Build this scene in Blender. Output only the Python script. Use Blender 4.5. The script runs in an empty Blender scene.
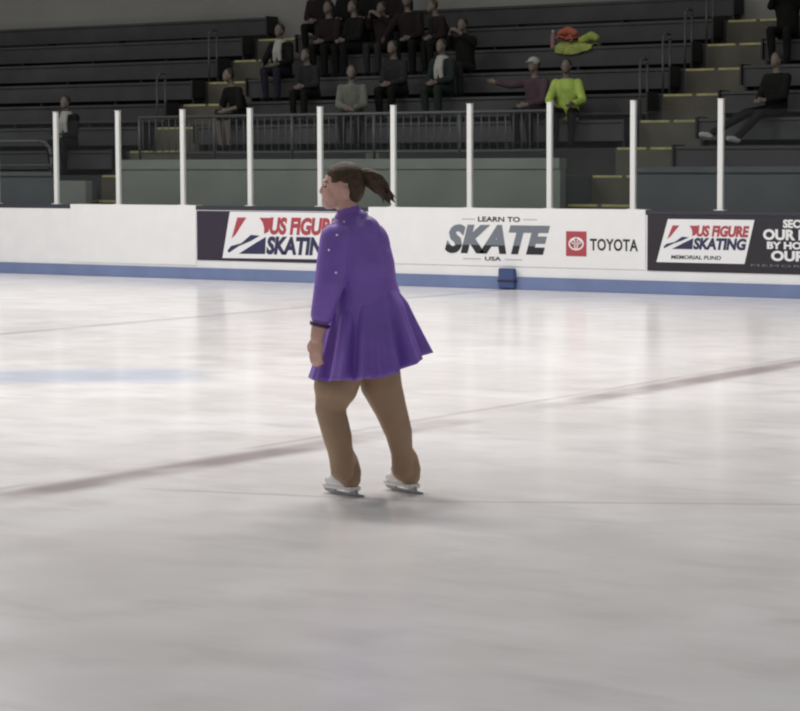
import bpy, bmesh, math, random
from mathutils import Vector, Matrix
random.seed(7)
PI = math.pi
sc = bpy.context.scene
C = sc.collection

# ------------------------------------------------------------------ camera, world, lights, exposure
EYE = 1.68                                   # eye height above the ice
FPX, PITCH, ROLL, YAW = 2378.0, 0.082, -0.004, 0.604
cam = bpy.data.objects.new('camera', bpy.data.cameras.new('camera'))
C.objects.link(cam)
cam.data.sensor_fit = 'HORIZONTAL'
cam.data.sensor_width = 36.0
cam.data.lens = FPX * 36.0 / 800.0
cam.location = (0, 0, EYE)
cam.rotation_mode = 'QUATERNION'
cam.rotation_quaternion = (Matrix.Rotation(YAW, 4, 'Z') @ Matrix.Rotation(PI / 2 - PITCH, 4, 'X')
                           @ Matrix.Rotation(ROLL, 4, 'Z')).to_quaternion()
cam.data.clip_end = 300
sc.camera = cam

w = bpy.data.worlds.new('world'); sc.world = w; w.use_nodes = True
w.node_tree.nodes['Background'].inputs[0].default_value = (0.95, 0.97, 1.0, 1)
w.node_tree.nodes['Background'].inputs[1].default_value = 0.28

def lamp(x, y, z, sx, sy, power, col=(1, .97, .95)):
    l = bpy.data.lights.new('arena_light', 'AREA'); l.shape = 'RECTANGLE'
    l.size, l.size_y, l.energy, l.color = sx, sy, power, col
    o = bpy.data.objects.new('arena_light', l); C.objects.link(o); o.location = (x, y, z)
    return o
for lx, ly, lw in ((-30, 8, 230), (-33, 22, 230), (-30, 16, 270), (-22, 21, 400), (-15, 21, 200), (-15, 5, 90), (-17, 12.5, 380), (-10, 11.5, 330), (-9.5, 15.5, 350), (-9.5, 20, 170)):
    lamp(lx, ly, 8.0, 3.0, 1.2, lw)

sc.view_settings.view_transform = 'Standard'
sc.view_settings.look = 'None'
sc.view_settings.exposure = 0.0
sc.view_settings.gamma = 1.0
sc.view_settings.use_curve_mapping = False
sc.cycles.filter_width = 2.2                 # the soft lens of the phone

# ------------------------------------------------------------------ pixel -> place helpers
def ray(u, v):
    X, Y = u - 400, v - 355.5
    c, s = math.cos(ROLL), math.sin(ROLL)
    X, Y = X * c + Y * s, -X * s + Y * c
    r, up = X / FPX, -Y / FPX
    fw = math.cos(PITCH) + up * math.sin(PITCH)
    z = -math.sin(PITCH) + up * math.cos(PITCH)
    return Vector((r * math.cos(YAW) - fw * math.sin(YAW), r * math.sin(YAW) + fw * math.cos(YAW), z))
def on_y(u, v, y):
    d = ray(u, v); t = y / d.y
    return Vector((d.x * t, y, EYE + d.z * t))
def on_z(u, v, z=0.0):
    d = ray(u, v); t = (z - EYE) / d.z
    return Vector((d.x * t, d.y * t, z))

# ------------------------------------------------------------------ materials
def mat(name, col, rough=.6, metal=0, noise=0, nscale=5, bump=0, bscale=40, spec=.5, sheen=0, coat=0):
    m = bpy.data.materials.new(name); m.use_nodes = True
    nt = m.node_tree; b = nt.nodes['Principled BSDF']
    b.inputs['Base Color'].default_value = (*col, 1)
    b.inputs['Roughness'].default_value = rough
    b.inputs['Metallic'].default_value = metal
    b.inputs['Specular IOR Level'].default_value = spec
    if sheen:
        b.inputs['Sheen Weight'].default_value = sheen
        b.inputs['Sheen Tint'].default_value = (*[min(1, c * 3) for c in col], 1)
    if coat: b.inputs['Coat Weight'].default_value = coat
    tc = nt.nodes.new('ShaderNodeTexCoord')
    if noise:
        n = nt.nodes.new('ShaderNodeTexNoise'); n.inputs['Scale'].default_value = nscale; n.inputs['Detail'].default_value = 4
        nt.links.new(tc.outputs['Object'], n.inputs['Vector'])
        r = nt.nodes.new('ShaderNodeValToRGB')
        r.color_ramp.elements[0].position = .3; r.color_ramp.elements[1].position = .7
        r.color_ramp.elements[0].color = (*[c * (1 - noise) for c in col], 1)
        r.color_ramp.elements[1].color = (*[min(1, c * (1 + noise)) for c in col], 1)
        nt.links.new(n.outputs['Fac'], r.inputs['Fac'])
        nt.links.new(r.outputs['Color'], b.inputs['Base Color'])
    if bump:
        n2 = nt.nodes.new('ShaderNodeTexNoise'); n2.inputs['Scale'].default_value = bscale
        nt.links.new(tc.outputs['Object'], n2.inputs['Vector'])
        bp = nt.nodes.new('ShaderNodeBump'); bp.inputs['Strength'].default_value = bump
        bp.inputs['Distance'].default_value = .01
        nt.links.new(n2.outputs['Fac'], bp.inputs['Height'])
        nt.links.new(bp.outputs['Normal'], b.inputs['Normal'])
    return m

def ice_material():
    m = bpy.data.materials.new('ice'); m.use_nodes = True
    nt = m.node_tree; b = nt.nodes['Principled BSDF']; N = nt.nodes.new; L = nt.links.new
    tc = N('ShaderNodeTexCoord')
    sep = N('ShaderNodeSeparateXYZ'); L(tc.outputs['Object'], sep.inputs[0])
    def math_(op, a, b_=None, c=None, clamp=False):
        n = N('ShaderNodeMath'); n.operation = op; n.use_clamp = clamp
        for i, v in enumerate((a, b_, c)):
            if v is None: continue
            if isinstance(v, (int, float)): n.inputs[i].default_value = v
            else: L(v, n.inputs[i])
        return n.outputs[0]
    def noise(scale, detail=4, sx=1, sy=1, rot=0):
        mp = N('ShaderNodeMapping'); mp.inputs['Scale'].default_value = (sx, sy, 1)
        mp.inputs['Rotation'].default_value = (0, 0, rot)
        L(tc.outputs['Object'], mp.inputs[0])
        n = N('ShaderNodeTexNoise'); n.inputs['Scale'].default_value = scale; n.inputs['Detail'].default_value = detail
        L(mp.outputs[0], n.inputs['Vector'])
        return n.outputs['Fac']
    def ramp(f, lo, hi):
        r = N('ShaderNodeMapRange'); r.interpolation_type = 'SMOOTHSTEP'
        r.inputs['From Min'].default_value = lo; r.inputs['From Max'].default_value = hi
        L(f, r.inputs['Value']); return r.outputs[0]
    def mix(f, a, b_):
        n = N('ShaderNodeMix'); n.data_type = 'RGBA'
        L(f, n.inputs['Factor'])
        for v, k in ((a, 'A'), (b_, 'B')):
            s = [i for i in n.inputs if i.name == k and i.type == 'RGBA'][0]
            if isinstance(v, tuple): s.default_value = (*v, 1)
            else: L(v, s)
        return [o for o in n.outputs if o.type == 'RGBA'][0]
    x, y = sep.outputs[0], sep.outputs[1]
    wob = math_('MULTIPLY', math_('SUBTRACT', noise(.5), .5), .10)
    # worn surface: broad clouds and finer scuffs
    col = mix(ramp(noise(.55, 5), .35, .68), (.80, .765, .75), (.90, .875, .865))
    col = mix(math_('MULTIPLY', ramp(noise(1.6, 6, 1, 1.6, .5), .50, .70), .5), col, (.70, .665, .655))
    col = mix(math_('MULTIPLY', ramp(noise(5, 5, .3, 1, .604), .52, .72), .38), col, (.68, .65, .645))
    def stripe(col, x0, half, soft, colour, amount, nsc, lo, hi):
        d = math_('ABSOLUTE', math_('SUBTRACT', math_('ADD', x, wob), x0))
        f = math_('SUBTRACT', 1, ramp(d, half, half + soft))
        f = math_('MULTIPLY', f, ramp(noise(nsc, 3), lo, hi))
        return mix(math_('MULTIPLY', f, amount), col, colour)
    col = stripe(col, -8.36, .05, .19, (.30, .245, .245), .78, .62, .36, .62)      # faded centre line
    col = stripe(col, -8.60, .012, .05, (.45, .40, .41), .50, .9, .35, .60)
    col = stripe(col, -16.38, .07, .07, (.36, .38, .43), .55, .8, .2, .6)       # far line
    # thin scored line in front of the skater
    def seg(col, p, q, half, soft, colour, amount):
        dx, dy = q[0] - p[0], q[1] - p[1]; ln = math.hypot(dx, dy); nx, ny = -dy / ln, dx / ln
        d = math_('ABSOLUTE', math_('ADD', math_('ADD', math_('MULTIPLY', x, nx), math_('MULTIPLY', y, ny)), -(p[0] * nx + p[1] * ny)))
        f = math_('SUBTRACT', 1, ramp(d, half, half + soft))
        t = math_('ADD', math_('ADD', math_('MULTIPLY', x, dx / ln), math_('MULTIPLY', y, dy / ln)), -(p[0] * dx + p[1] * dy) / ln)
        f = math_('MULTIPLY', f, math_('MULTIPLY', ramp(t, -.2, .3), math_('SUBTRACT', 1, ramp(t, ln - .3, ln + .2))))
        return mix(math_('MULTIPLY', f, amount), col, colour)
    col = seg(col, (-7.95, 9.25), (-6.5, 9.66), .008, .03, (.42, .38, .38), .42)
    col = seg(col, (-6.5, 9.66), (-3.2, 11.55), .008, .03, (.42, .38, .38), .42)
    # blue paint showing through on the left
    col = seg(col, (-13.7, 13.0), (-11.9, 14.5), .20, .75, (.46, .53, .68), .68)
    L(col, b.inputs['Base Color'])
    b.inputs['IOR'].default_value = 1.31
    b.inputs['Specular IOR Level'].default_value = .42
    rr = N('ShaderNodeMapRange'); L(noise(2.2, 4), rr.inputs['Value'])
    rr.inputs['To Min'].default_value = .13; rr.inputs['To Max'].default_value = .25
    L(rr.outputs[0], b.inputs['Roughness'])
    bp = N('ShaderNodeBump'); bp.inputs['Strength'].default_value = .06; bp.inputs['Distance'].default_value = .02
    L(noise(5, 4), bp.inputs['Height']); L(bp.outputs[0], b.inputs['Normal'])
    return m

def glass_material():
    m = bpy.data.materials.new('rink_glass'); m.use_nodes = True
    nt = m.node_tree; nt.nodes.remove(nt.nodes['Principled BSDF'])
    out = nt.nodes['Material Output']
    tr = nt.nodes.new('ShaderNodeBsdfTransparent'); tr.inputs[0].default_value = (.93, .95, .94, 1)
    gl = nt.nodes.new('ShaderNodeBsdfGlossy'); gl.inputs['Roughness'].default_value = .0
    df = nt.nodes.new('ShaderNodeBsdfDiffuse'); df.inputs[0].default_value = (.75, .78, .76, 1)
    m1 = nt.nodes.new('ShaderNodeMixShader'); m2 = nt.nodes.new('ShaderNodeMixShader')
    m1.inputs[0].default_value = .010; m2.inputs[0].default_value = .003
    nt.links.new(tr.outputs[0], m1.inputs[1]); nt.links.new(gl.outputs[0], m1.inputs[2])
    nt.links.new(m1.outputs[0], m2.inputs[1]); nt.links.new(df.outputs[0], m2.inputs[2])
    nt.links.new(m2.outputs[0], out.inputs['Surface'])
    return m

M = dict(
    ice=ice_material(), glass=glass_material(),
    board=mat('white_board', (0.7931, 0.7931, 0.7880), .38, noise=.03, nscale=3),
    banner_white=mat('white_vinyl', (.80, .80, .79), .45, noise=.02, nscale=4),
    kick=mat('blue_kick_plate', (.155, .205, .36), .5, noise=.08, nscale=3),
    cap=mat('dark_cap_rail', (.035, .036, .05), .5),
    pad=mat('navy_pad', (.045, .075, .20), .6),
    navy=mat('navy_vinyl', (.026, .019, .038), .55, noise=.06),
    black=mat('black_vinyl', (.022, .018, .025), .55, noise=.06),
    print_white=mat('white_print', (.80, .80, .80), .5),
    print_red=mat('red_print', (.40, .06, .075), .5),
    print_blue=mat('navy_print', (.028, .030, .085), .5),
    print_grey=mat('grey_print', (.17, .19, .22), .5),
    print_black=mat('black_print', (.018, .018, .022), .5),
    print_soft=mat('pale_grey_print', (.50, .50, .51), .5),
    post=mat('aluminium_post', (0.7750, 0.7750, 0.7500), .42, metal=.25),
    concrete=mat('concrete', (0.1568, 0.1664, 0.1504), .8, noise=.12, nscale=1.3, bump=.1),
    concrete_dark=mat('dark_concrete', (0.0760, 0.0817, 0.0893), .8, noise=.15, nscale=1.5, bump=.1),
    wall=mat('painted_block_wall', (0.2024, 0.2006, 0.1795), .8, noise=.10, nscale=.6),
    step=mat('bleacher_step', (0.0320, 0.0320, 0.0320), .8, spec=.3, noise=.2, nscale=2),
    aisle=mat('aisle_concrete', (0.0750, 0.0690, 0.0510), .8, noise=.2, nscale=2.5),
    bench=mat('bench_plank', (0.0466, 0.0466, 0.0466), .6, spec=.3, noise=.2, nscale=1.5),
    bench_front=mat('bench_front', (0.0466, 0.0466, 0.0466), .7, spec=.3, noise=.2, nscale=1.5),
    bracket=mat('bench_bracket', (.008, .008, .008), .6),
    yellow=mat('yellow_nosing', (0.3250, 0.3000, 0.1250), .7, noise=.25, nscale=6),
    rail=mat('grey_rail', (.055, .058, .057), .5, metal=.2),
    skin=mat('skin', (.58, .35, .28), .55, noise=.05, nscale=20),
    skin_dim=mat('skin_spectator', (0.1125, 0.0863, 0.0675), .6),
    tights=mat('tan_tights', (.31, .205, .125), .55, noise=.07, nscale=12, sheen=.15),
    purple=mat('purple_dress', (.205, .108, .47), .5, noise=.10, nscale=7, sheen=.2, bump=.35, bscale=16),
    purple_dark=mat('dark_purple_trim', (.045, .022, .11), .6),
    rhine=mat('rhinestone', (.85, .80, .95), .15, metal=.3),
    hair=mat('brown_hair', (.064, .041, .024), .65, noise=.35, nscale=30, bump=.4, bscale=90, spec=.25),
    hair_dark=mat('dark_hair', (.012, .010, .009), .6),
    white_leather=mat('white_boot', (.74, .73, .72), .4),
    sole=mat('dark_sole', (.07, .05, .04), .5),
    steel=mat('skate_blade', (.30, .30, .31), .3, metal=.9),
    eye=mat('eye', (.03, .02, .015), .2), lip=mat('lip', (.33, .13, .11), .5),
    cloth_black=mat('black_cloth', (0.0080, 0.0080, 0.0072), .85, spec=.12, noise=.2),
    cloth_brown=mat('dark_brown_cloth', (0.0170, 0.0119, 0.0110), .85, spec=.12, noise=.2),
    cloth_char=mat('charcoal_cloth', (0.0198, 0.0207, 0.0207), .85, spec=.12, noise=.2),
    cloth_green=mat('dark_green_cloth', (.016, .022, .019), .85, spec=.12, noise=.2),
    cloth_navy=mat('dark_navy_cloth', (.018, .018, .028), .85, spec=.12, noise=.2),
    cloth_grey=mat('light_grey_cloth', (0.1235, 0.1300, 0.1105), .85, spec=.12, noise=.2),
    cloth_mauve=mat('mauve_cloth', (.062, .040, .048), .85, spec=.12, noise=.2),
    cloth_blue=mat('blue_grey_cloth', (.075, .08, .11), .85, spec=.12),
    pale=mat('pale_cloth', (0.2800, 0.2800, 0.2520), .8),
    hivis=mat('hi_vis_cloth', (0.2860, 0.3900, 0.0650), .7, noise=.2, nscale=9),
    hivis_pale=mat('faded_hi_vis_cloth', (0.2520, 0.3000, 0.0600), .7, noise=.2, nscale=9),
    orange=mat('orange_red_cloth', (0.3250, 0.0845, 0.0455), .8, noise=.2),
    pink=mat('pinkish_plastic', (.20, .10, .11), .5),
)

# ------------------------------------------------------------------ mesh helpers
def link(name, me, m=None, parent=None):
    o = bpy.data.objects.new(name, me); C.objects.link(o)
    if m: me.materials.append(m)
    if parent: o.parent = parent
    return o
def obj(name, bm, m, parent=None, smooth=False, bevel=0):
    if bevel:
        bmesh.ops.bevel(bm, geom=[e for e in bm.edges], offset=bevel, segments=2, affect='EDGES', clamp_overlap=True)
    bmesh.ops.recalc_face_normals(bm, faces=bm.faces)
    me = bpy.data.meshes.new(name); bm.to_mesh(me); bm.free()
    if smooth:
        for p in me.polygons: p.use_smooth = True
    return link(name, me, m, parent)
def box(bm, x0, x1, y0, y1, z0, z1):
    r = bmesh.ops.create_cube(bm, size=1)
    bmesh.ops.scale(bm, vec=(x1 - x0, y1 - y0, z1 - z0), verts=r['verts'])
    bmesh.ops.translate(bm, vec=((x0 + x1) / 2, (y0 + y1) / 2, (z0 + z1) / 2), verts=r['verts'])
    return r['verts']
def boxes(*bs):
    bm = bmesh.new()
    for b in bs: box(bm, *b)
    return bm
def cone(bm, p, q, ra, rb, seg=12):
    p, q = Vector(p), Vector(q); d = q - p
    if d.length < 1e-6: return
    r = bmesh.ops.create_cone(bm, cap_ends=True, segments=seg, radius1=ra, radius2=rb, depth=d.length)
    mx = Matrix.Translation((p + q) / 2) @ d.to_track_quat('Z', 'Y').to_matrix().to_4x4()
    bmesh.ops.transform(bm, matrix=mx, verts=r['verts'])
def ball(bm, c, r, sub=3, rot=None):
    """sphere or ellipsoid (r a number or three half-axes), rot = turn about Z"""
    if isinstance(r, (int, float)): r = (r, r, r)
    s = bmesh.ops.create_icosphere(bm, subdivisions=sub, radius=1)
    mx = Matrix.Translation(Vector(c))
    if rot is not None: mx = mx @ (rot if isinstance(rot, Matrix) else Matrix.Rotation(rot, 4, 'Z'))
    mx = mx @ Matrix.Diagonal((*r, 1))
    bmesh.ops.transform(bm, matrix=mx, verts=s['verts'])
def chain(bm, pts, rads, seg=14, sub=2):
    for i, (p, r) in enumerate(zip(pts, rads)):
        ball(bm, p, r, sub)
        if i: cone(bm, pts[i - 1], p, rads[i - 1], r, seg)
def loft(bm, rings, n=28, close=True):
    """rings of (centre, half width a, half depth b, yaw): an oval per ring, width across the yaw direction"""
    loops = []
    for c, a, b, yaw in rings:
        F = Vector((math.cos(yaw), math.sin(yaw), 0)); Lf = Vector((-math.sin(yaw), math.cos(yaw), 0))
        loops.append([bm.verts.new(Vector(c) + F * b * math.cos(t) + Lf * a * math.sin(t))
                      for t in (2 * PI * i / n for i in range(n))])
    for A, B in zip(loops, loops[1:]):
        for i in range(n):
            bm.faces.new((A[i], A[(i + 1) % n], B[(i + 1) % n], B[i]))
    if close:
        bm.faces.new(loops[0]); bm.faces.new(loops[-1])
    bmesh.ops.recalc_face_normals(bm, faces=bm.faces)
def blend(name, bm, voxel, m, parent=None, smooth=3):
    """melt overlapping shapes into one continuous surface"""
    me = bpy.data.meshes.new('melt'); bm.to_mesh(me); bm.free()
    t = bpy.data.objects.new('melt', me); C.objects.link(t)
    r = t.modifiers.new('r', 'REMESH'); r.mode = 'VOXEL'; r.voxel_size = voxel
    s = t.modifiers.new('s', 'SMOOTH'); s.factor = .5; s.iterations = smooth
    dg = bpy.context.evaluated_depsgraph_get()
    out = bpy.data.meshes.new_from_object(t.evaluated_get(dg))
    out.name = name
    bpy.data.objects.remove(t); bpy.data.meshes.remove(me)
    out.materials.clear()
    for p in out.polygons: p.use_smooth = True
    return link(name, out, m, parent)
def tag(o, label, cat, group=None):
    o['label'] = label; o['category'] = cat
    if group: o['group'] = group
    return o
def empty(name, loc, rz=0):
    o = bpy.data.objects.new(name, None); C.objects.link(o); o.location = loc; o.rotation_euler = (0, 0, rz)
    o.empty_display_size = .1
    return o
def struct(o):
    o['kind'] = 'structure'; return o
def prism(bm, pts, y0, y1):
    """outline in the x-z plane given depth from y0 to y1"""
    a = [bm.verts.new((p[0], y0, p[1])) for p in pts]; b = [bm.verts.new((p[0], y1, p[1])) for p in pts]
    bm.faces.new(a); bm.faces.new(b[::-1])
    for i in range(len(pts)):
        j = (i + 1) % len(pts)
        bm.faces.new((a[i], b[i], b[j], a[j]))
def text(name, body, x0, x1, z0, z1, y, m, parent, shear=0, weight=0.0, spacing=1.0):
    cu = bpy.data.curves.new('t', 'FONT'); cu.body = body; cu.shear = shear; cu.offset = weight
    cu.space_character = spacing; cu.extrude = .02; cu.resolution_u = 3
    t = bpy.data.objects.new('t', cu); C.objects.link(t)
    dg = bpy.context.evaluated_depsgraph_get()
    me = bpy.data.meshes.new_from_object(t.evaluated_get(dg)); me.name = name
    bpy.data.objects.remove(t); bpy.data.curves.remove(cu)
    xs = [v.co.x for v in me.vertices]; ys = [v.co.y for v in me.vertices]
    ax, bx, ay, by = min(xs), max(xs), min(ys), max(ys)
    for v in me.vertices:
        px, pz, d = v.co.x, v.co.y, v.co.z
        v.co = (x0 + (px - ax) / (bx - ax) * (x1 - x0), y - (.0015 if d > 0 else -.0015), z0 + (pz - ay) / (by - ay) * (z1 - z0))
    me.materials.clear()
    return link(name, me, m, parent)

# ------------------------------------------------------------------ setting
YB = 26.227                                    # front face of the boards
bm = bmesh.new(); bmesh.ops.create_grid(bm, x_segments=2, y_segments=2, size=1)
for v in bm.verts: v.co = (v.co.x * 32 - 16, 11.1 + v.co.y * 15.3, 0)
o = struct(obj('floor', bm, M['ice'])); o['label'] = 'white scuffed rink ice'
struct(obj('floor', boxes((-60, 26, YB + .2, 34.6, -.1, -.002)), M['concrete_dark']))
struct(obj('wall_back', boxes((-60, 26, 33.42, 33.7, 3.6, 10)), M['wall']))

def row(k): return 29.3 + .68 * k, 1.84 + .385 * k          # nosing line and tread height of a bleacher row
sections = {'left': (-44, -25.53, -1), 'middle': (-24.47, -16.53, -1), 'right': (-15.47, 8, -1)}
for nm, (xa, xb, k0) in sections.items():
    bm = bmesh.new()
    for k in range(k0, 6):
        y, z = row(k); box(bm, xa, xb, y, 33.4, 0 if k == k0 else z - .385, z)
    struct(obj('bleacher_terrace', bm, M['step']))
for nm, xc in (('left', -25.0), ('right', -16.0)):
    bm = bmesh.new()
    for k in range(-4, 6):
        y, z = row(k); box(bm, xc - .528, xc + .528, y, 33.4, max(0, z - .385) if k > -4 else 0, z)
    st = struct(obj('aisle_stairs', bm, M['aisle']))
    for k in range(-2, 6):
        y, z = row(k)
        for a, b in ((-.50, -.04), (.03, .51)):
            obj('nosing_stripe', boxes((xc + a, xc + b, y - .004, y + .05, z - .028, z + .004)), M['yellow'], st)

# benches
ordn = ['front', 'second', 'third', 'fourth', 'fifth', 'sixth', 'seventh']
where = {'left': 'left of the far-left aisle', 'middle': 'between the two aisles', 'right': 'right of the wide right-hand aisle'}
def bench(xa, xb, k):
    y, z = row(k)
    r = empty('bench', ((xa + xb) / 2, y + .33, z)); h = (xb - xa) / 2
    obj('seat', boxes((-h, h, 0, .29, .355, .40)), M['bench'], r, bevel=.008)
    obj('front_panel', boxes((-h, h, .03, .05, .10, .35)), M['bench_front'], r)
    n = max(2, int((xb - xa) / 1.6))
    for i in range(n + 1):
        x = -h + .03 + (2 * h - .06) * i / n
        bm = bmesh.new(); prism(bm, [(.06, 0), (.27, 0), (.28, .354), (.051, .354)], -.02, .02)
        bmesh.ops.rotate(bm, cent=(0, 0, 0), matrix=Matrix.Rotation(PI / 2, 3, 'Z'), verts=bm.verts)
        for v in bm.verts: v.co.x = v.co.x + x
        obj('bracket', bm, M['bracket'], r)
    for s in (-1, 1):
        obj('end_plate', boxes((s * h - .014 + s * .016, s * h + .014 + s * .016, -.03, .30, .12, .42)), M['bracket'], r)
    return r
for nm, (xa, xb, k0) in sections.items():
    for k in range(k0, 6):
        a, b = xa + .06, xb - .06
        if nm == 'left': a = -36
        if nm == 'right': b = 0
        if nm == 'middle' and k == -1: continue
        i = k - k0
        lab = ('top' if k == 5 else ordn[i]) + '-row dark bench of the bleachers ' + where[nm]
        tag(bench(a, b, k), lab, 'bench', 'dark bleacher benches')

# concrete front walls of the stands, walkway deck
YF = 27.75
struct(obj('wall_stand', boxes((-24.2, -16.42, YF - .15, YF, 0, 1.55), (-24.2, -16.42, YF - .17, YF + .02, 1.55, 1.70), (-24.2, -24.05, YF, 28.6, 0, 1.62)), M['concrete'], bevel=.006))
struct(obj('floor_walkway', boxes((-24.05, -16.53, YF, 28.61, 0, 1.455)), M['concrete_dark']))
struct(obj('wall_stand', boxes((-15.35, 8, YF - .15, YF, 0, 1.50), (-15.35, 8, YF - .18, YF + .02, 1.50, 1.58)), M['concrete_dark'], bevel=.006))
struct(obj('floor_walkway', boxes((-15.35, 8, YF, 28.61, 0, 1.30)), M['concrete_dark']))
struct(obj('wall_stand', boxes((-44, -25.62, YF - .15, YF, 0, 1.45), (-44, -25.62, YF - .18, YF + .02, 1.45, 1.52)), M['concrete_dark'], bevel=.006))
struct(obj('wall_stand', boxes((-25.58, -24.92, YF - .17, YF - .02, 0, 1.38)), M['concrete'], bevel=.006))
struct(obj('floor_walkway', boxes((-44, -25.62, YF, 28.61, 0, 1.30)), M['concrete_dark']))

def tube_bm(pts, r, seg=10):
    bm = bmesh.new(); chain(bm, [Vector(p) for p in pts], [r] * len(pts), seg, 1); return bm
def guard_rail(name, label, xa, xb, y, z0, z1, nb, curved=False):
    r = empty(name, ((xa + xb) / 2, y, z0)); h = (xb - xa) / 2; H = z1 - z0
    pts = [(-h, 0, H), (h, 0, H)]
    if curved: pts = [(-h, 0, H), (h - .25, 0, H), (h - .12, 0, H - .03), (h - .03, 0, H - .12), (h, 0, H - .25), (h, 0, 0)]
    obj('top_rail', tube_bm(pts, .026), M['rail'], r, True)
    obj('bottom_rail', tube_bm([(-h, 0, .10), (h, 0, .10)], .016), M['rail'], r, True)
    n = max(2, round((xb - xa) / 1.55))
    for i in range(n + (0 if curved else 1)):
        x = -h + 2 * h * i / n
        obj('post', tube_bm([(x, 0, 0), (x, 0, H)], .024), M['rail'], r, True)
    for i in range(nb):
        x = -h + 2 * h * (i + .5) / nb
        obj('baluster', tube_bm([(x, 0, .1), (x, 0, H)], .009, 6), M['rail'], r, True)
    return tag(r, label, 'railing')
guard_rail('guard_rail', 'grey barred guard rail on the concrete wall between the aisles', -23.9, -16.62, YF - .07, 1.70, 2.335, 56)
guard_rail('guard_rail', 'plain grey guard rail with a curved end at far left', -31, -25.72, YF - .07, 1.52, 2.0, 0, True)
# aisle hand hoops
for nm, xc, ks in (('left', -25.62, (1, 3)), ('right', -16.60, (1, 2, 3, 4))):
    for k in ks:
        y, z = row(k)
        o = empty('hand_hoop', (xc + .02, y + .12, z))
        obj('hoop', tube_bm([(0, 0, 0), (0, 0, .80), (0, .04, .87), (0, .12, .90), (0, .2, .87), (0, .21, .8), (0, .21, 0)], .019), M['rail'], o, True)
        for yy in (0, .21):
            obj('foot_flange', boxes((-.05, .05, yy - .05, yy + .05, 0, .012)), M['rail'], o)
        tag(o, '%s hand hoop up the %s aisle, standing on bleacher row %s' % ('grey metal', 'far-left' if nm == 'left' else 'right-hand', ordn[k + 1]), 'handrail', 'aisle hand hoops')

# ------------------------------------------------------------------ dasher boards
X0, X1 = -46.0, 4.0
d = empty('dasher_boards', (-20, YB, 0))
P = lambda x: x + 20
def dbox(name, m, x0, x1, y0, y1, z0, z1, bevel=0, parent=d):
    return obj(name, boxes((P(x0), P(x1), y0, y1, z0, z1)), m, parent, bevel=bevel)
dbox('board_panel', M['board'], X0, X1, 0, .12, .0, .985)
dbox('kick_plate', M['kick'], X0, X1, -.022, -.001, 0.0, .165, .006)
dbox('cap_rail', M['cap'], X0, X1, -.004, .14, .986, 1.045, .008)
tag(d, 'white rink dasher boards with a blue kick plate along the ice', 'boards')

def banner(label, x0, x1, z0, z1, m, over=False, cat='banner'):
    """vinyl sheet on the boards; a sheet that wraps the cap rail has a folded top"""
    r = empty('banner', ((x0 + x1) / 2, YB - .004, z0)); h = (x1 - x0) / 2; H = z1 - z0
    bm = boxes((-h, h, -.006, 0, 0, H))
    if over: box(bm, -h, h, -.0058, .142, H - .0045, H + .0005)
    obj('sheet', bm, m, r)
    return tag(r, label, cat)
b_blank = banner('blank white banner sheet folded over the boards left of the navy banner', -24.0, -21.61, .20, 1.05, M['banner_white'], True)
b_navy = banner('navy banner with red and blue figure skating logo behind the skater', -21.59, -18.62, .275, .975, M['navy'])
b_white = banner('white banner with grey SKATE lettering and red car maker emblem', -18.60, -14.36, .30, 1.05, M['banner_white'], True)
b_black = banner('black banner with white slogan and small skating logo at right edge', -14.33, -10.2, .29, .985, M['black'])

def logo(bn, BL, TL, TR, BR, la, lb, extra=None, spans=None):
    """white slanted card with the skater emblem and the two lines of lettering; corners in x, z"""
    ox, oy, oz = bn.location; yy = -.0072
    def st(s, t):
        b = Vector(BL).lerp(Vector(BR), s); tt = Vector(TL).lerp(Vector(TR), s); q = b.lerp(tt, t)
        return (q.x - ox, q.y - oz)
    bm = bmesh.new(); prism(bm, [st(0, 0), st(0, 1), st(1, 1), st(1, 0)], yy - .003, yy + .001)
    card = obj('logo_card', bm, M['print_white'], bn)
    def lt(s, t): return st(s, la + (lb - la) * t)
    def poly(name, pts, m, e=.001):
        bm = bmesh.new(); prism(bm, [lt(*p) for p in pts], yy - .004 - e, yy - .002)
        obj(name, bm, m, card)
    poly('red_emblem', [(.055, .42), (.075, .97), (.155, .97), (.115, .72), (.085, .52)], M['print_red'])
    poly('red_emblem', [(.27, .97), (.385, .97), (.37, .60), (.335, .55), (.325, .72), (.305, .85)], M['print_red'])
    poly('blue_emblem', [(.14, .02), (.375, .02), (.355, .47), (.27, .30)], M['print_blue'])
    poly('blue_emblem', [(.035, .10), (.06, .22), (.15, .30), (.22, .52), (.30, .50), (.23, .36), (.13, .22), (.05, .04)], M['print_blue'])
    for body, t0, t1, m in (('US FIGURE', .53, .99, M['print_red']), ('SKATING', .01, .49, M['print_blue'])):
        a, b = lt(.385, t0), lt(.955, t0); c = lt(.385, t1)
        text('lettering', body, a[0], b[0] + (c[0] - a[0]), a[1], c[1], yy - .004, m, card, shear=.18, weight=.05, spacing=.98)
    if extra:
        a, b = st(.16, .08), st(.72, .17)
        text('lettering', extra, a[0], b[0], a[1], b[1], yy - .004, M['print_black'], card, shear=.1, weight=.02)
def xz(u, v):
    p = on_y(u, v, YB - .012); return (p.x, p.z)
logo(b_navy, xz(222.5, 258), xz(230, 211.5), xz(346, 213), xz(337, 259.5), .08, .90)
logo(b_black, xz(656.5, 262), xz(668, 219), xz(754.5, 220), xz(744.5, 264), .30, .87, 'MEMORIAL FUND')

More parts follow.
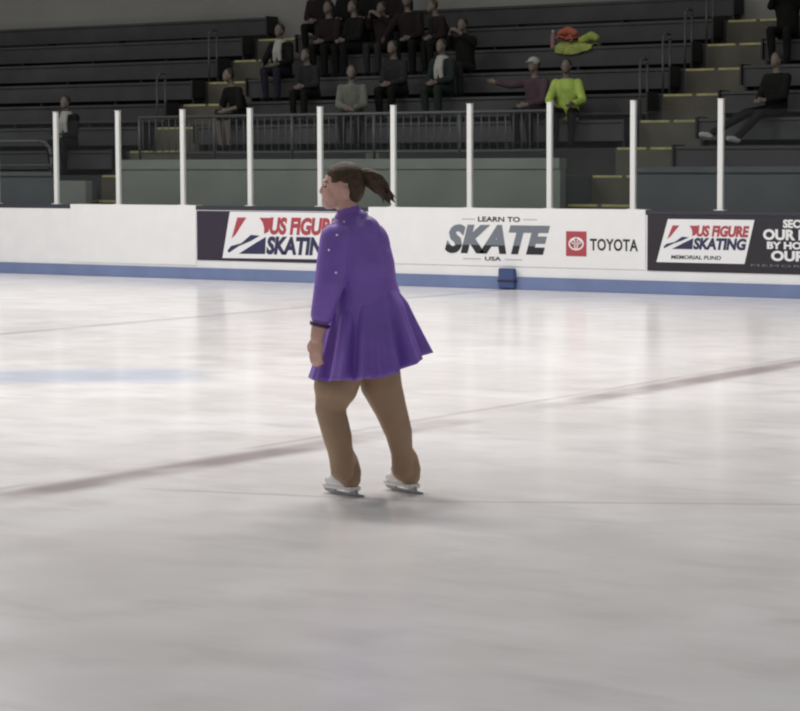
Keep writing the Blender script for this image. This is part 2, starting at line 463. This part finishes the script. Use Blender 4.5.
def loc(bn, u, v):
    p = on_y(u, v, YB - .012); return p.x - bn.location.x, p.z - bn.location.z
def line(bn, name, body, u0, v0, u1, v1, m, **k):
    a, b = loc(bn, u0, v1), loc(bn, u1, v0)
    return text(name, body, a[0], b[0], a[1], b[1] if False else loc(bn, u0, v0)[1], -.0085, m, bn, **k)
line(b_white, 'lettering', 'LEARN TO', 478, 216.5, 520, 221.5, M['print_black'], weight=.02)
sk_top = line(b_white, 'lettering', 'SKATE', 445, 224, 550, 253, M['print_grey'], shear=.28, weight=.055, spacing=1.06)
# the lettering is printed in two tones, black along the foot of each letter
me = sk_top.data; me.materials.append(M['print_black'])
zz = [v.co.z for v in me.vertices]; zc = min(zz) + (max(zz) - min(zz)) * .30
bm = bmesh.new(); bm.from_mesh(me)
bmesh.ops.bisect_plane(bm, geom=bm.verts[:] + bm.edges[:] + bm.faces[:], plane_co=(0, 0, zc), plane_no=(0, 0, 1))
for f in bm.faces: f.material_index = 1 if f.calc_center_median().z < zc else 0
bm.to_mesh(me); bm.free()
line(b_white, 'lettering', 'USA', 485, 256.5, 501, 260.5, M['print_black'], weight=.02)
for u0, u1, v in ((462, 475, 219), (523, 537, 219.5), (463, 481, 258.5), (505, 522, 259.5)):
    a, b = loc(b_white, u0, v), loc(b_white, u1, v)
    obj('rule_line', boxes((a[0], b[0], -.009, -.006, a[1] - .008, a[1] + .008)), M['print_soft'], b_white)
a, b = loc(b_white, 566, 256), loc(b_white, 586.5, 231.5)
em = obj('red_square', boxes((a[0], b[0], -.009, -.006, a[1], b[1])), M['print_red'], b_white)
def ring(name, cx, cz, rx, rz, wd, m, par):
    bm = bmesh.new(); n = 32; vo, vi = [], []
    for yy in (-.0115, -.0085):
        vo.append([bm.verts.new((cx + rx * math.cos(t), yy, cz + rz * math.sin(t))) for t in (2 * PI * i / n for i in range(n))])
        vi.append([bm.verts.new((cx + (rx - wd) * math.cos(t), yy, cz + (rz - wd) * math.sin(t))) for t in (2 * PI * i / n for i in range(n))])
    for i in range(n):
        j = (i + 1) % n
        bm.faces.new((vo[0][i], vo[0][j], vi[0][j], vi[0][i])); bm.faces.new((vo[1][i], vo[1][j], vi[1][j], vi[1][i]))
        bm.faces.new((vo[0][i], vo[0][j], vo[1][j], vo[1][i])); bm.faces.new((vi[0][i], vi[0][j], vi[1][j], vi[1][i]))
    return obj(name, bm, m, par)
cx, cz = (a[0] + b[0]) / 2, (a[1] + b[1]) / 2; hw = (b[0] - a[0]) / 2
ring('emblem_oval', cx, cz, hw * .74, hw * .56, hw * .13, M['print_white'], em)
ring('emblem_oval', cx, cz + hw * .18, hw * .52, hw * .24, hw * .10, M['print_white'], em)
ring('emblem_oval', cx, cz, hw * .20, hw * .48, hw * .10, M['print_white'], em)
line(b_white, 'lettering', 'TOYOTA', 590, 238.5, 638, 250.5, M['print_black'], weight=.022, spacing=1.05)
for body, u0, v0, u1, v1 in (('SECURING', 783, 219.5, 832, 228), ('OUR FUTURE', 763, 229, 852, 240), ('BY HONORING', 767, 241.5, 849, 249), ('OUR PAST', 771, 250.5, 846, 261)):
    line(b_black, 'lettering', body, u0, v0, u1, v1, M['print_white'], weight=.045, spacing=1.0)
line(b_black, 'lettering', 'MEMORIAL FUND', 751, 264, 870, 266.3, M['print_grey'], spacing=1.2)

o = empty('blue_pad', (on_y(509.5, 290, YB).x, YB - .024, 0)); hx = .125
obj('pad', boxes((-hx, hx, -.06, 0, 0.012, .275)), M['pad'], o, bevel=.012)
obj('strap', boxes((-hx - .006, hx + .006, -.066, 0, .10, .125)), M['navy'], o)
tag(o, 'small square navy pad at the foot of the boards under SKATE lettering', 'pad')

# ------------------------------------------------------------------ posts and glass
POST0, SP = -24.339, 1.22
post_lab = ['beyond the left picture edge', 'leftmost in view, by the curved guard rail', 'above the blank white banner, nearer its left end', 'above the right end of the blank banner',
            "left of the skater's head, over the navy banner", "just behind the skater's face", 'behind the tip of the ponytail', 'above the grey SKATE lettering',
            'in front of the yellow-green jacket spectator', 'above the joint of white and black banners', 'rightmost in view, above the black banner', 'beyond the right picture edge']
pane_lab = ['left of the leftmost post in view', 'in front of the far-left seated spectator', 'before the foot of the far-left aisle', 'over the joint of blank and navy banners',
            "directly left of the skater's head", "behind the skater's hair", 'right of the ponytail, over bare white banner', 'above the grey SKATE lettering and mauve spectator',
            'before the foot of the right-hand aisle', 'over the white skating logo of the black banner', 'at the right picture edge, before the spectator with outstretched legs']
for i in range(-1, 11):
    x = POST0 + SP * i
    r = empty('glass_post', (x, YB + .07, 1.046))
    obj('upright', boxes((-.036, .036, -.025, .03, 0, 1.358)), M['post'], r, bevel=.006)
    obj('post_cap', boxes((-.038, .038, -.027, .032, 1.3585, 1.368)), M['post'], r)
    obj('foot_plate', boxes((-.07, .07, -.04, .045, .0005, .012)), M['post'], r)
    tag(r, 'slim pale metal glass post ' + post_lab[i + 1], 'post', 'posts between the glass panes')
    if i < 10:
        g = obj('rink_glass', boxes((-SP / 2 + .04, SP / 2 - .04, -.006, .006, 0, 1.22)), M['glass'])
        g.location = (x + SP / 2, YB + .07, 1.055)
        tag(g, 'clear rink glass pane ' + pane_lab[i + 1], 'glass pane', 'rink glass panes')

# ------------------------------------------------------------------ people
def person_hand(bm, wrist, down, fwd, inner, s=1.0):
    """relaxed hand: palm, four unequal curled fingers, thumb from the side of the palm"""
    W = Vector(wrist); D = Vector(down).normalized(); F = Vector(fwd).normalized(); I = Vector(inner).normalized()
    rot = Matrix((I, F, D)).transposed().to_4x4()
    ball(bm, W + D * .045 * s, (.016 * s, .040 * s, .052 * s), 3, rot)
    for j, (off, ln) in enumerate(((.029, .072), (.010, .082), (-.009, .076), (-.027, .060))):
        k = W + D * .082 * s + F * off * s
        a = k + (D * .92 + I * .25) * ln * .45 * s
        b = a + (D * .75 + I * .62) * ln * .32 * s
        c = b + (D * .5 + I * .8) * ln * .24 * s
        chain(bm, [W + D * .05 * s + F * off * .8 * s, k, a, b, c], [.009 * s, .0095 * s, .0088 * s, .008 * s, .0068 * s], 10, 2)
    t0 = W + D * .022 * s + F * .028 * s
    t1 = t0 + (D * .65 + F * .6 + I * .3) * .036 * s; t2 = t1 + (D * .9 + F * .12 + I * .4) * .030 * s
    chain(bm, [W + D * .03 * s, t0, t1, t2], [.012 * s, .0125 * s, .0105 * s, .008 * s], 10, 2)

# ---- the skater. X = towards picture left, Y = towards the camera, Z = up
root0 = on_z(370, 497)
skater = empty('person', root0, YAW + PI)
tag(skater, 'person skating in a purple long-sleeved dress, tan tights and brown ponytail', 'person')
Ud = Vector((-math.cos(YAW), -math.sin(YAW), 0)); Vd = Vector((math.sin(YAW), -math.cos(YAW), 0))
def sk(u, v, V=0.0):
    """point of the skater seen at u, v and lying V in front of her own axis"""
    dd = ray(u, v); o = Vector((0, 0, EYE))
    t = ((root0 + Vd * V - o).dot(Vd)) / dd.dot(Vd)
    q = o + dd * t - root0
    return Vector((q.dot(Ud), V, q.z))
def gl(u, v):
    q = on_z(u, v) - root0; return Vector((q.dot(Ud), q.dot(Vd), 0))
A = -math.radians(30)                          # she travels away to the left
FW = Vector((math.cos(A), math.sin(A), 0)); LT = Vector((-math.sin(A), math.cos(A), 0))
TORSO = [(214, 350, .066, .060), (219, 352, .10, .075), (226, 354.5, .150, .097), (234, 356.5, .180, .114), (246, 359, .190, .128), (262, 361.5, .190, .140),
         (280, 363.5, .183, .143), (294, 366.5, .186, .150), (310, 368, .198, .160), (335, 366, .205, .165), (358, 362, .190, .150), (374, 360, .150, .125)]
def torso(bm, inflate=0.0, upto=99, start=0):
    loft(bm, [(sk(u, v), a + inflate, b + inflate, A) for v, u, a, b in TORSO[start:upto]])
SL, EL, WL = sk(336, 239, .15), sk(329.5, 283, .20), sk(317, 337, .20)
SR, ER, WR = sk(371, 247, -.14), sk(369, 285, -.24), sk(352, 330, -.24)
CUL, CUR = EL.lerp(WL, .58), ER.lerp(WR, .58)
legL = [sk(354, 345, .05), sk(336, 386, .06), sk(330, 408, .06), sk(337.5, 437, .05), sk(340.5, 452, .05), sk(342.5, 470, .04)]
radL = [.10, .112, .076, .073, .063, .060]
legR = [sk(376, 345, -.06), sk(381, 384, -.07), sk(391, 410, -.09), sk(398.5, 432, -.11), sk(402, 453, -.12), sk(403, 470, -.12)]
radR = [.11, .105, .082, .070, .056, .058]

bm = bmesh.new()
torso(bm)
chain(bm, [sk(353, 224), sk(349.5, 213), sk(346, 201)], [.066, .056, .055])
ball(bm, sk(343.5, 184), (.096, .080, .103), 4)                        # skull
ball(bm, sk(335, 194), (.064, .058, .070), 4)                          # face
ball(bm, sk(330, 203), (.034, .036, .030), 3)                          # jaw
ball(bm, sk(327.8, 206), (.020, .022, .016), 3)                        # chin
chain(bm, [sk(324.3, 184.5), sk(321.4, 191.5), sk(323.2, 193.5)], [.009, .0125, .010])      # nose
ball(bm, sk(325.2, 181.5), (.014, .045, .012), 3)                      # brow
ball(bm, sk(324.3, 198.6), (.011, .024, .008), 3); ball(bm, sk(325, 201), (.010, .020, .007), 3)
for s in (1, -1):
    ball(bm, sk(346.0, 193, .083 * s), (.019, .014, .032), 3)         # ear
    ball(bm, sk(331, 192, .034 * s), (.030, .024, .028), 3)             # cheek
chain(bm, [SL, EL, EL.lerp(WL, .35), WL], [.070, .055, .052, .034])
chain(bm, [SR, ER, ER.lerp(WR, .35), WR], [.070, .055, .047, .029])
person_hand(bm, WL, sk(315.5, 361, .20) - WL, FW, -LT, 1.02)
person_hand(bm, WR, Vector((.12, .05, -1)), FW, LT, 1.02)
chain(bm, legL, [r - .010 for r in radL]); chain(bm, legR, [r - .010 for r in radR])
feet = []
for (tu, tv), (hu, hv) in (((320.5, 491), (367, 498.5)), ((380.5, 487.5), (427, 496))):
    t, h = gl(tu, tv), gl(hu, hv); dr = (t - h); dr.z = 0; dr.normalize()
    mid = (t + h) / 2; feet.append((mid, math.atan2(dr.y, dr.x)))
def foot_pt(i, x, y, z):
    m, a = feet[i]
    return m + Vector((x * math.cos(a) - y * math.sin(a), x * math.sin(a) + y * math.cos(a), z))
for i, lg in enumerate((legL, legR)):
    chain(bm, [lg[-1], foot_pt(i, -.04, 0, .12), foot_pt(i, .03, 0, .078), foot_pt(i, .09, 0, .066)], [.048, .036, .024, .018])
body = blend('body', bm, .0055, M['skin'], skater, 2)
for s in (1, -1):
    bm = bmesh.new(); ball(bm, sk(325.6, 186.3, .030 * s), (.008, .011, .006), 3); obj('eye', bm, M['eye'], skater, True)
    bm = bmesh.new(); chain(bm, [sk(323.5, 182.3, .018 * s), sk(325, 181.4, .034 * s), sk(327.8, 182.4, .048 * s)], [.004, .005, .003], 8, 2)
    obj('eyebrow', bm, M['hair'], skater, True)
bm = bmesh.new(); ball(bm, sk(323.6, 199.6), (.007, .020, .007), 3); obj('lips', bm, M['lip'], skater, True)

# tights run over the boots to a slanted hem
def tights(i, lg, rd):
    bm = bmesh.new()
    chain(bm, lg, rd, 18, 3)
    chain(bm, [lg[-2], (lg[-2] + foot_pt(i, -.022, 0, .165)) / 2, foot_pt(i, -.022, 0, .165), foot_pt(i, -.040, 0, .115), foot_pt(i, -.058, 0, .086)], [rd[-2] + .002, .062, .064, .066, .052], 18, 3)
    chain(bm, [foot_pt(i, -.04, 0, .12), foot_pt(i, .018, 0, .120), foot_pt(i, .042, 0, .112)], [.056, .052, .040], 18, 3)
    return bm
bm = tights(0, legL, radL); b2 = tights(1, legR, radR)
tmp = bpy.data.meshes.new('t'); b2.to_mesh(tmp); b2.free(); bm.from_mesh(tmp); bpy.data.meshes.remove(tmp)
ball(bm, sk(364, 345), (.15, .15, .11), 3)
blend('tights', bm, .007, M['tights'], skater, 8)

def skate(i):
    m, a = feet[i]
    r = bpy.data.objects.new('skate', None); C.objects.link(r); r.parent = skater; r.location = m; r.rotation_euler = (0, 0, a)
    r.empty_display_size = .1
    bm = bmesh.new()
    loft(bm, [((.020, 0, .046), .036, .110, 0), ((.020, 0, .058), .041, .114, 0), ((.020, 0, .076), .041, .110, 0), ((.010, 0, .096), .036, .088, 0),
              ((-.020, 0, .118), .034, .070, 0)])
    ball(bm, (.092, 0, .066), (.042, .036, .026), 3)
    blend('boot', bm, .006, M['white_leather'], r, 3)
    bm = bmesh.new(); prism(bm, [(-.098, .026), (-.045, .026), (-.040, .036), (.035, .032), (.05, .028), (.126, .030), (.134, .046), (-.100, .050)], -.034, .034)
    obj('sole', bm, M['white_leather'], r, bevel=.004)
    bm = bmesh.new()
    prism(bm, [(-.165, .004), (-.12, .0005), (.0, 0), (.09, .001), (.135, .008), (.150, .018), (.146, .026), (.12, .020), (.0, .016), (-.12, .016), (-.165, .014)], -.003, .003)
    for xx in (-.08, .09): prism(bm, [(xx - .030, .015), (xx + .030, .015), (xx + .020, .034), (xx - .020, .034)], -.008, .008)
    obj('blade', bm, M['steel'], r)
    return r
skate(0); skate(1)

# dress: bodice and sleeves in one, full skirt with folds, cuffs, collar and stones
bm = bmesh.new()
torso(bm, .010, 10)
chain(bm, [sk(352, 224), sk(349, 212)], [.075, .062])
for q in (SL, SR): chain(bm, [sk(352.5, 226), sk(352.5, 226).lerp(q, .6), q], [.062, .072, .076], 18, 3)
ball(bm, sk(357, 220), (.062, .075, .055), 3); ball(bm, sk(364, 231), (.085, .10, .08), 3)
ball(bm, sk(376, 250, -.02), (.074, .11, .13), 3); ball(bm, sk(377, 303, -.02), (.120, .14, .15), 3)
chain(bm, [SL, SL.lerp(EL, .5), EL, CUL], [.080, .079, .074, .058], 18, 3)
chain(bm, [SR, SR.lerp(ER, .5), ER, CUR], [.072, .072, .070, .056], 18, 3)
dress = blend('dress', bm, .006, M['purple'], skater, 4)
for c, e in ((CUL, EL), (CUR, ER)):
    bm = bmesh.new(); dn = (c - e).normalized(); cone(bm, c + dn * .045, c + dn * .062, .053, .048, 24); obj('cuff', bm, M['purple_dark'], dress, True)
def skirt(m):
    bm = bmesh.new(); n, rows = 180, 22
    loops = []
    for r in range(rows + 1):
        t = r / rows; lp = []
        for i in range(n):
            th = 2 * PI * i / n                                        # 0 = picture left, PI/2 = towards the camera
            c, s = math.cos(th), math.sin(th)
            fold = .55 * math.sin(13 * th + .6) + .35 * math.sin(21 * th + 2.1) + .2 * math.sin(8 * th)
            e = t ** 1.25
            top = sk(366.5, 289)
            # hem: lifted and blown out at the back (picture right)
            back = max(0, -c)
            op = .030 * min(1, t / .25)
            eb = t
            rx = (.138 + op + (.124 * e if c > 0 else .124 * eb))
            ry = (.132 + op + .155 * eb)
            cxm = top.x + (-.012 * e)
            x = cxm + rx * c + fold * .045 * e * c * (.45 if c > 0 else 1)
            y = ry * s + fold * .066 * e * s
            hemz = .598 + .128 * back ** 1.6 + .025 * (1 - abs(c)) + .010 * fold
            z = top.z + .02 - (top.z + .02 - hemz) * t
            lp.append(bm.verts.new((x, y, z)))
        loops.append(lp)
    for Aa, Bb in zip(loops, loops[1:]):
        for i in range(n): bm.faces.new((Aa[i], Aa[(i + 1) % n], Bb[(i + 1) % n], Bb[i]))
    bmesh.ops.recalc_face_normals(bm, faces=bm.faces)
    bmesh.ops.solidify(bm, geom=bm.faces[:], thickness=.004)
    return obj('skirt', bm, m, dress, True)
skirt(M['purple'])
for u, v, V in ((337, 235, .235), (351.5, 243, .145), (336, 272.5, .275), (355, 311, .185), (344, 222, .13), (366, 262, .145), (329, 250, .245)):
    bm = bmesh.new(); ball(bm, sk(u, v, V), .0065, 2); obj('rhinestone', bm, M['rhine'], dress, True)

bm = bmesh.new()
ball(bm, sk(345.3, 174.5), (.094, .086, .060), 4)
ball(bm, sk(354.5, 185.5), (.055, .092, .090), 4)
ball(bm, sk(357, 195), (.032, .060, .036), 3)
ball(bm, sk(339, 173), (.055, .082, .038), 3)
ball(bm, sk(346, 180), (.052, .088, .038), 3)
tie = sk(362, 175)
r2 = random.Random(5)
for j in range(64):
    q0 = sk(326 + 14 * abs(math.sin(j * 1.7)), 170.5 + 12 * abs(math.sin(j * 1.7)) ** 2, 0)
    sd = (1 if j % 2 else -1); w0 = r2.uniform(.0, 1.0)
    pts = []
    for i in range(9):
        t = i / 8
        p = Vector((sk(331 + 31 * t, 0).x, 0, 0)); ang = w0 * (1 - .75 * t ** 1.5) * 1.75
        cx_, cz_ = sk(346, 181).x, sk(346, 181).z
        dx = (p.x - cx_) / .100
        rr = math.sqrt(max(.02, 1 - dx * dx))
        pts.append(Vector((p.x, sd * .088 * rr * math.sin(ang), cz_ + .002 + .088 * rr * math.cos(ang))))
    chain(bm, pts, [.004, .0062, .0066, .0068, .0068, .0066, .0062, .006, .005], 6, 1)
hair = blend('hair', bm, .004, M['hair'], skater, 1)
bm = bmesh.new()
chain(bm, [sk(361, 173.5), sk(367, 176), sk(373.5, 180.5), sk(379, 187), sk(383.5, 193)], [.026, .042, .048, .040, .020])
rnd = random.Random(3)
for j in range(46):
    o1 = Vector((0, rnd.uniform(-.05, .05), 0)); du, dv = rnd.uniform(-5.5, 6), rnd.uniform(-7, 6)
    tip = sk(389 + du * .7 + rnd.uniform(-4, 3), 199.5 + dv * .5 + rnd.uniform(-3, 3)) + o1
    chain(bm, [sk(362, 174.5), sk(369 + du * .5, 177 + dv * .8) + o1 * .8, sk(376.5 + du * .9, 182.5 + dv * 1.15) + o1, sk(383.5 + du * .9, 190 + dv) + o1, tip], [.010, .010, .0095, .007, .003], 8, 1)
blend('ponytail', bm, .0045, M['hair'], hair, 1)
bm = bmesh.new(); chain(bm, [sk(361.5, 174.5), sk(363.5, 175.5)], [.030, .031], 16, 2); obj('hair_tie', bm, M['hair_dark'], hair, True)

# ---- people in the stands. local X = the way they face, Y = their left
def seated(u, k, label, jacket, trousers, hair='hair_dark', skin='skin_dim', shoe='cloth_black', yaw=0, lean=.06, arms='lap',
           scarf=None, cap=None, bare=False, long_hair=False, s=.94, out=0):
    y, z = row(k); yy = y + .46
    v = 100.0
    for _ in range(30): v -= (z + .4 - on_y(u, v, yy).z) * 60
    x = on_y(u, v, yy).x
    r = empty('person', (x, yy, z), -PI / 2 + yaw)
    hz = .400 + .105 * s
    def sh(zz): return Vector((lean * (zz - hz) / .5, 0, zz))
    top = hz + .50 * s
    hip = [Vector((0, q * .095 * s, hz)) for q in (1, -1)]
    kx, kz, fx, fz = .42 * s, hz + .02, .34, .07
    knee = [Vector((kx, q * .13 * s, kz)) for q in (1, -1)]
    foot = [Vector((fx, q * .12 * s, fz)) for q in (1, -1)]
    if out:                                       # legs stretched out over the row below
        knee = [Vector((.50, .10, hz - .06)), Vector((.47, -.16, hz - .05))]
        foot = [Vector((.78, .13, .16)), Vector((.86, -.42, .10))]
        if out == 2: foot = [Vector((.82, -.05, .10)), Vector((.80, -.52, .16))]
    shd = [sh(top) + Vector((0, q * .175 * s, -.03)) for q in (1, -1)]
    if arms == 'lap': hands = [Vector((.34 * s, q * .05, hz + .13)) for q in (1, -1)]
    elif arms == 'up': hands = [sh(top) + Vector((.24, q * .10, .06)) for q in (1, -1)]
    elif arms == 'point': hands = [Vector((.34 * s, .05, hz + .13)), sh(top) + Vector((.30, -.52, -.02))]
    elif arms == 'side': hands = [Vector((.30 * s, .05, hz + .13)), Vector((.18, -.40, hz + .14))]
    elif arms == 'knees': hands = [Vector((.42 * s, q * .15, hz + .13)) for q in (1, -1)]
    elb = []
    for q, (a, b) in zip((1, -1), zip(shd, hands)):
        m = (a + b) / 2; elb.append(m + Vector((-.06, q * .09, -.10)) if arms != 'point' or q > 0 else m + Vector((0, 0, -.04)))
    hd = sh(top) + Vector((.03 + lean * .3, 0, .225 * s))
    def trunk(bm, inf=0):
        loft(bm, [(Vector((0, 0, hz - .10)), .14 * s + inf, .10 * s + inf, 0), (Vector((0, 0, hz)), .165 * s + inf, .125 * s + inf, 0), (sh(hz + .2 * s), .155 * s + inf, .115 * s + inf, 0),
                  (sh(hz + .38 * s), .185 * s + inf, .115 * s + inf, 0), (sh(top), .15 * s + inf, .085 * s + inf, 0), (sh(top + .04), .07, .06, 0)], 20)
    bm = bmesh.new(); trunk(bm)
    chain(bm, [sh(top), hd], [.055, .05])
    ball(bm, hd, (.090 * s, .075 * s, .112 * s), 3); ball(bm, hd + Vector((.045, 0, -.04)), (.05, .048, .065), 3)
    ball(bm, hd + Vector((.095 * s, 0, -.012)), (.014, .012, .018), 2)
    for q in (1, -1): ball(bm, hd + Vector((0, q * .075 * s, -.01)), (.016, .012, .028), 2)
    for i in (0, 1):
        chain(bm, [shd[i], elb[i], hands[i]], [.05, .042, .030], 10)
        dv = (hands[i] - elb[i]).normalized()
        person_hand(bm, hands[i], dv, Vector((0, 0, 1)) - dv * dv.z, Vector((0, -1 if i == 0 else 1, 0)), .95)
        chain(bm, [hip[i], knee[i], foot[i]], [.085 * s, .058 * s, .042 * s], 10)
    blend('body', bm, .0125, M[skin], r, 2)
    bm = bmesh.new(); trunk(bm, .018)
    for i in (0, 1):
        e = elb[i].lerp(hands[i], .85 if not bare else .15)
        chain(bm, [shd[i], elb[i], e], [.068, .06, .046], 12)
    blend('jacket', bm, .014, M[jacket], r, 3)
    bm = bmesh.new(); ball(bm, Vector((0, 0, hz - .02)), (.14 * s, .175 * s, .085 * s), 3)
    for i in (0, 1):
        e = knee[i].lerp(foot[i], .9 if not bare else .05)
        chain(bm, [hip[i], knee[i], e], [.095 * s, .073 * s, .056 * s], 12)
    blend('trousers', bm, .014, M[trousers], r, 3)
    bm = bmesh.new(); ball(bm, hd + Vector((-.022, 0, .022)), (.088 * s, .086 * s, .105 * s), 3)
    if long_hair: chain(bm, [hd + Vector((-.05, 0, .02)), hd + Vector((-.085, 0, -.12)), hd + Vector((-.10, 0, -.22))], [.085, .08, .05])
    blend('hair', bm, .012, M[hair], r, 2)
    for i in (0, 1):
        bm = bmesh.new(); f = foot[i]
        dr = Vector((f.x - knee[i].x, f.y - knee[i].y, 0)) if out else Vector((1, 0, 0)); dr.normalize()
        chain(bm, [f + Vector((0, 0, -.012)) - dr * .03, f + dr * .10 + Vector((0, 0, -.022 if not out else .01))], [.046, .040], 12)
        blend('shoe', bm, .01, M[shoe], r, 2)
    if scarf:
        bm = bmesh.new(); loft(bm, [(sh(top - .01), .11, .10, 0), (sh(top + .03), .10, .095, 0), (sh(top + .07), .085, .08, 0)], 18)
        for q in (.04, -.035):
            chain(bm, [sh(top) + Vector((.09, q, 0)), sh(top - .12) + Vector((.145, q, 0)), sh(top - .27) + Vector((.15, q * 1.3, 0))], [.035, .042, .035], 10)
        blend('scarf', bm, .012, M[scarf], r, 2)
    if cap:
        bm = bmesh.new(); ball(bm, hd + Vector((-.005, 0, .05)), (.098 * s, .09 * s, .075 * s), 3); ball(bm, hd + Vector((.10, 0, .045)), (.065, .06, .012), 3)
        blend('cap', bm, .01, M[cap], r, 2)
    return tag(r, label, 'person', 'spectators in the stands')

seated(283, 2, 'person in a black jacket with a pale scarf, seated above the left aisle', 'cloth_black', 'cloth_navy', scarf='pale', skin='skin_dim', arms='knees', yaw=.1)
seated(312, 1, 'person in dark clothes hunched below the black jacket and pale scarf spectator', 'cloth_char', 'cloth_black', lean=.12, s=.86)
seated(332, 3, 'person in dark brown at the left end of the crowded upper row', 'cloth_brown', 'cloth_black', long_hair=True)
seated(358, 3, 'person in black in the middle of the crowded upper row', 'cloth_black', 'cloth_black', yaw=-.3)
seated(385, 3, 'person in dark brown just left of the big dark round hair', 'cloth_brown', 'cloth_char', arms='up', s=.88)
seated(350, 4, 'person in black on the highest occupied row, second from its left', 'cloth_black', 'cloth_brown')
seated(373, 4, 'person in black with long dark hair on the highest occupied row, in its middle', 'cloth_black', 'cloth_black', long_hair=True)
seated(412, 3, 'person with big dark round hair at the right of the crowd', 'cloth_brown', 'cloth_black', lean=.18, arms='side', yaw=.3, long_hair=True, s=1.0)
seated(447, 3, 'person in brown leaning beside the big dark round hair', 'cloth_brown', 'cloth_black', hair='hair', lean=.2, yaw=-.5, s=.86)
seated(321, 4, 'person in dark brown at the far left of the highest occupied row', 'cloth_brown', 'cloth_black', yaw=.2)
seated(397, 4, 'person in dark brown on the highest row, just above the big round hair', 'cloth_brown', 'cloth_black', s=.98)
seated(466, 2, 'person in black seated alone above the patterned scarf spectator', 'cloth_black', 'cloth_char', arms='up', s=.9)
seated(445, 1, 'person in dark green with a pale scarf, below the crowd', 'cloth_green', 'cloth_green', scarf='pale', arms='lap')
seated(399, 1, 'person in charcoal seated left of the dark green jacket with scarf', 'cloth_char', 'cloth_black', lean=.12)
seated(353, 0, 'person in a light grey jacket just above the guard rail', 'cloth_grey', 'cloth_black', yaw=.5, lean=.1)
seated(243, 0, 'person with bare forearms and shins seated beside the far-left aisle', 'cloth_black', 'cloth_black', bare=True, arms='knees', yaw=-.3, lean=.2)
seated(538, 0, 'person in mauve with a pale cap, pointing left, by the yellow-green jacket', 'cloth_mauve', 'cloth_black', cap='pale', arms='point', yaw=-.1, s=.97)
seated(568, 0, 'person in a bright yellow-green jacket seated at the rail end', 'hivis', 'cloth_black', yaw=.35, lean=.10, s=.93, arms='knees')
seated(69, -1, 'person in black with a pale scarf seated behind the far-left glass', 'cloth_black', 'cloth_black', scarf='pale', yaw=.2)
seated(776, 0, 'person in black with legs stretched out and pale shoes at right', 'cloth_black', 'cloth_black', shoe='pale', out=2, arms='lap', yaw=-.2, lean=-.02)
seated(788, 3, 'person in dark clothes seated at the top right corner', 'cloth_black', 'cloth_black', arms='up', yaw=.1)

# ---- things lying on the benches
def seat_at(u, k, dy=.46):
    y, z = row(k); v = 100.0
    for _ in range(30): v -= (z + .4 - on_y(u, v, y + dy).z) * 60
    return Vector((on_y(u, v, y + dy).x, y + dy, z + .402))
def coat(u, k, label, m, L, hang, hump, sleeve):
    p0 = seat_at(u, k); bm = bmesh.new(); nx, ny = 26, 18; g = []
    for i in range(nx + 1):
        lp = []
        for j in range(ny + 1):
            x = (i / nx - .5) * L; t = j / ny                          # t: back of the seat to the hanging edge
            wr = .016 * math.sin(9 * i / nx * PI + 2 * t) + .014 * math.sin(5 * i / nx * PI + 6 * t)
            dist = t * (.27 + hang * (.55 + .45 * math.sin(3.0 * i / nx + .4)))
            if dist < .27: yl, zl = .13 - dist, .02 + hump * math.sin(PI * min(1, dist / .27)) * (.6 + .4 * math.sin(6 * i / nx)) + abs(wr)
            else: yl, zl = -.145 - abs(wr), .02 - (dist - .27)
            lp.append(bm.verts.new((x + wr, yl, zl)))
        g.append(lp)
    for i in range(nx):
        for j in range(ny): bm.faces.new((g[i][j], g[i + 1][j], g[i + 1][j + 1], g[i][j + 1]))
    bmesh.ops.recalc_face_normals(bm, faces=bm.faces)
    bmesh.ops.solidify(bm, geom=bm.faces[:], thickness=.012)
    r = empty('coat', p0); obj('coat_body', bm, m, r, True)
    bm = bmesh.new(); chain(bm, [Vector(q) for q in sleeve], [.06, .065, .055], 12); blend('sleeve', bm, .012, m, r, 2)
    return tag(r, label, 'coat')
coat(578, 3, 'yellow-green coat spread on an upper bench with its edge hanging', M['hivis_pale'], .66, .14, .05, [(.05, .02, .10), (.22, .03, .17), (.34, -.03, .13)])
coat(567, 3, 'orange-red jacket heaped on the yellow-green coat', M['orange'], .34, -.04, .06, [(-.12, .02, .12), (.02, .0, .16), (.14, .0, .12)]).location.z += .10
p0 = seat_at(556, 3)
o = empty('bottle', p0 + Vector((-.05, .0, 0)))
bm = bmesh.new(); loft(bm, [((0, 0, 0), .045, .045, 0), ((0, 0, .18), .045, .045, 0), ((0, 0, .22), .022, .022, 0), ((0, 0, .24), .022, .022, 0)], 16); obj('bottle_body', bm, M['pink'], o)
bm = bmesh.new(); cone(bm, (0, 0, .241), (0, 0, .275), .026, .026, 16); obj('lid', bm, M['pale'], o)
tag(o, 'pinkish bottle standing beside the orange-red jacket', 'bottle')
def small(u, v, y, z, name, label, cat, dims, m, top=None):
    x = on_y(u, v, y).x
    o = empty(name, (x, y, z)); a, b, c = dims
    obj('box_body' if name == 'box' else 'cup_body', boxes((-a, a, -b, b, 0, c)), m, o, bevel=.006)
    obj('lid', boxes((-a * 1.04, a * 1.04, -b * 1.04, b * 1.04, c + .0005, c + .014)), top or m, o)
    return tag(o, label, cat)
yk, zk = row(-1)
small(376, 146, YF + .25, 1.456, 'box', 'flat pale box on the walkway behind the guard rail bars', 'box', (.12, .09, .33), M['cloth_grey'], M['pale'])
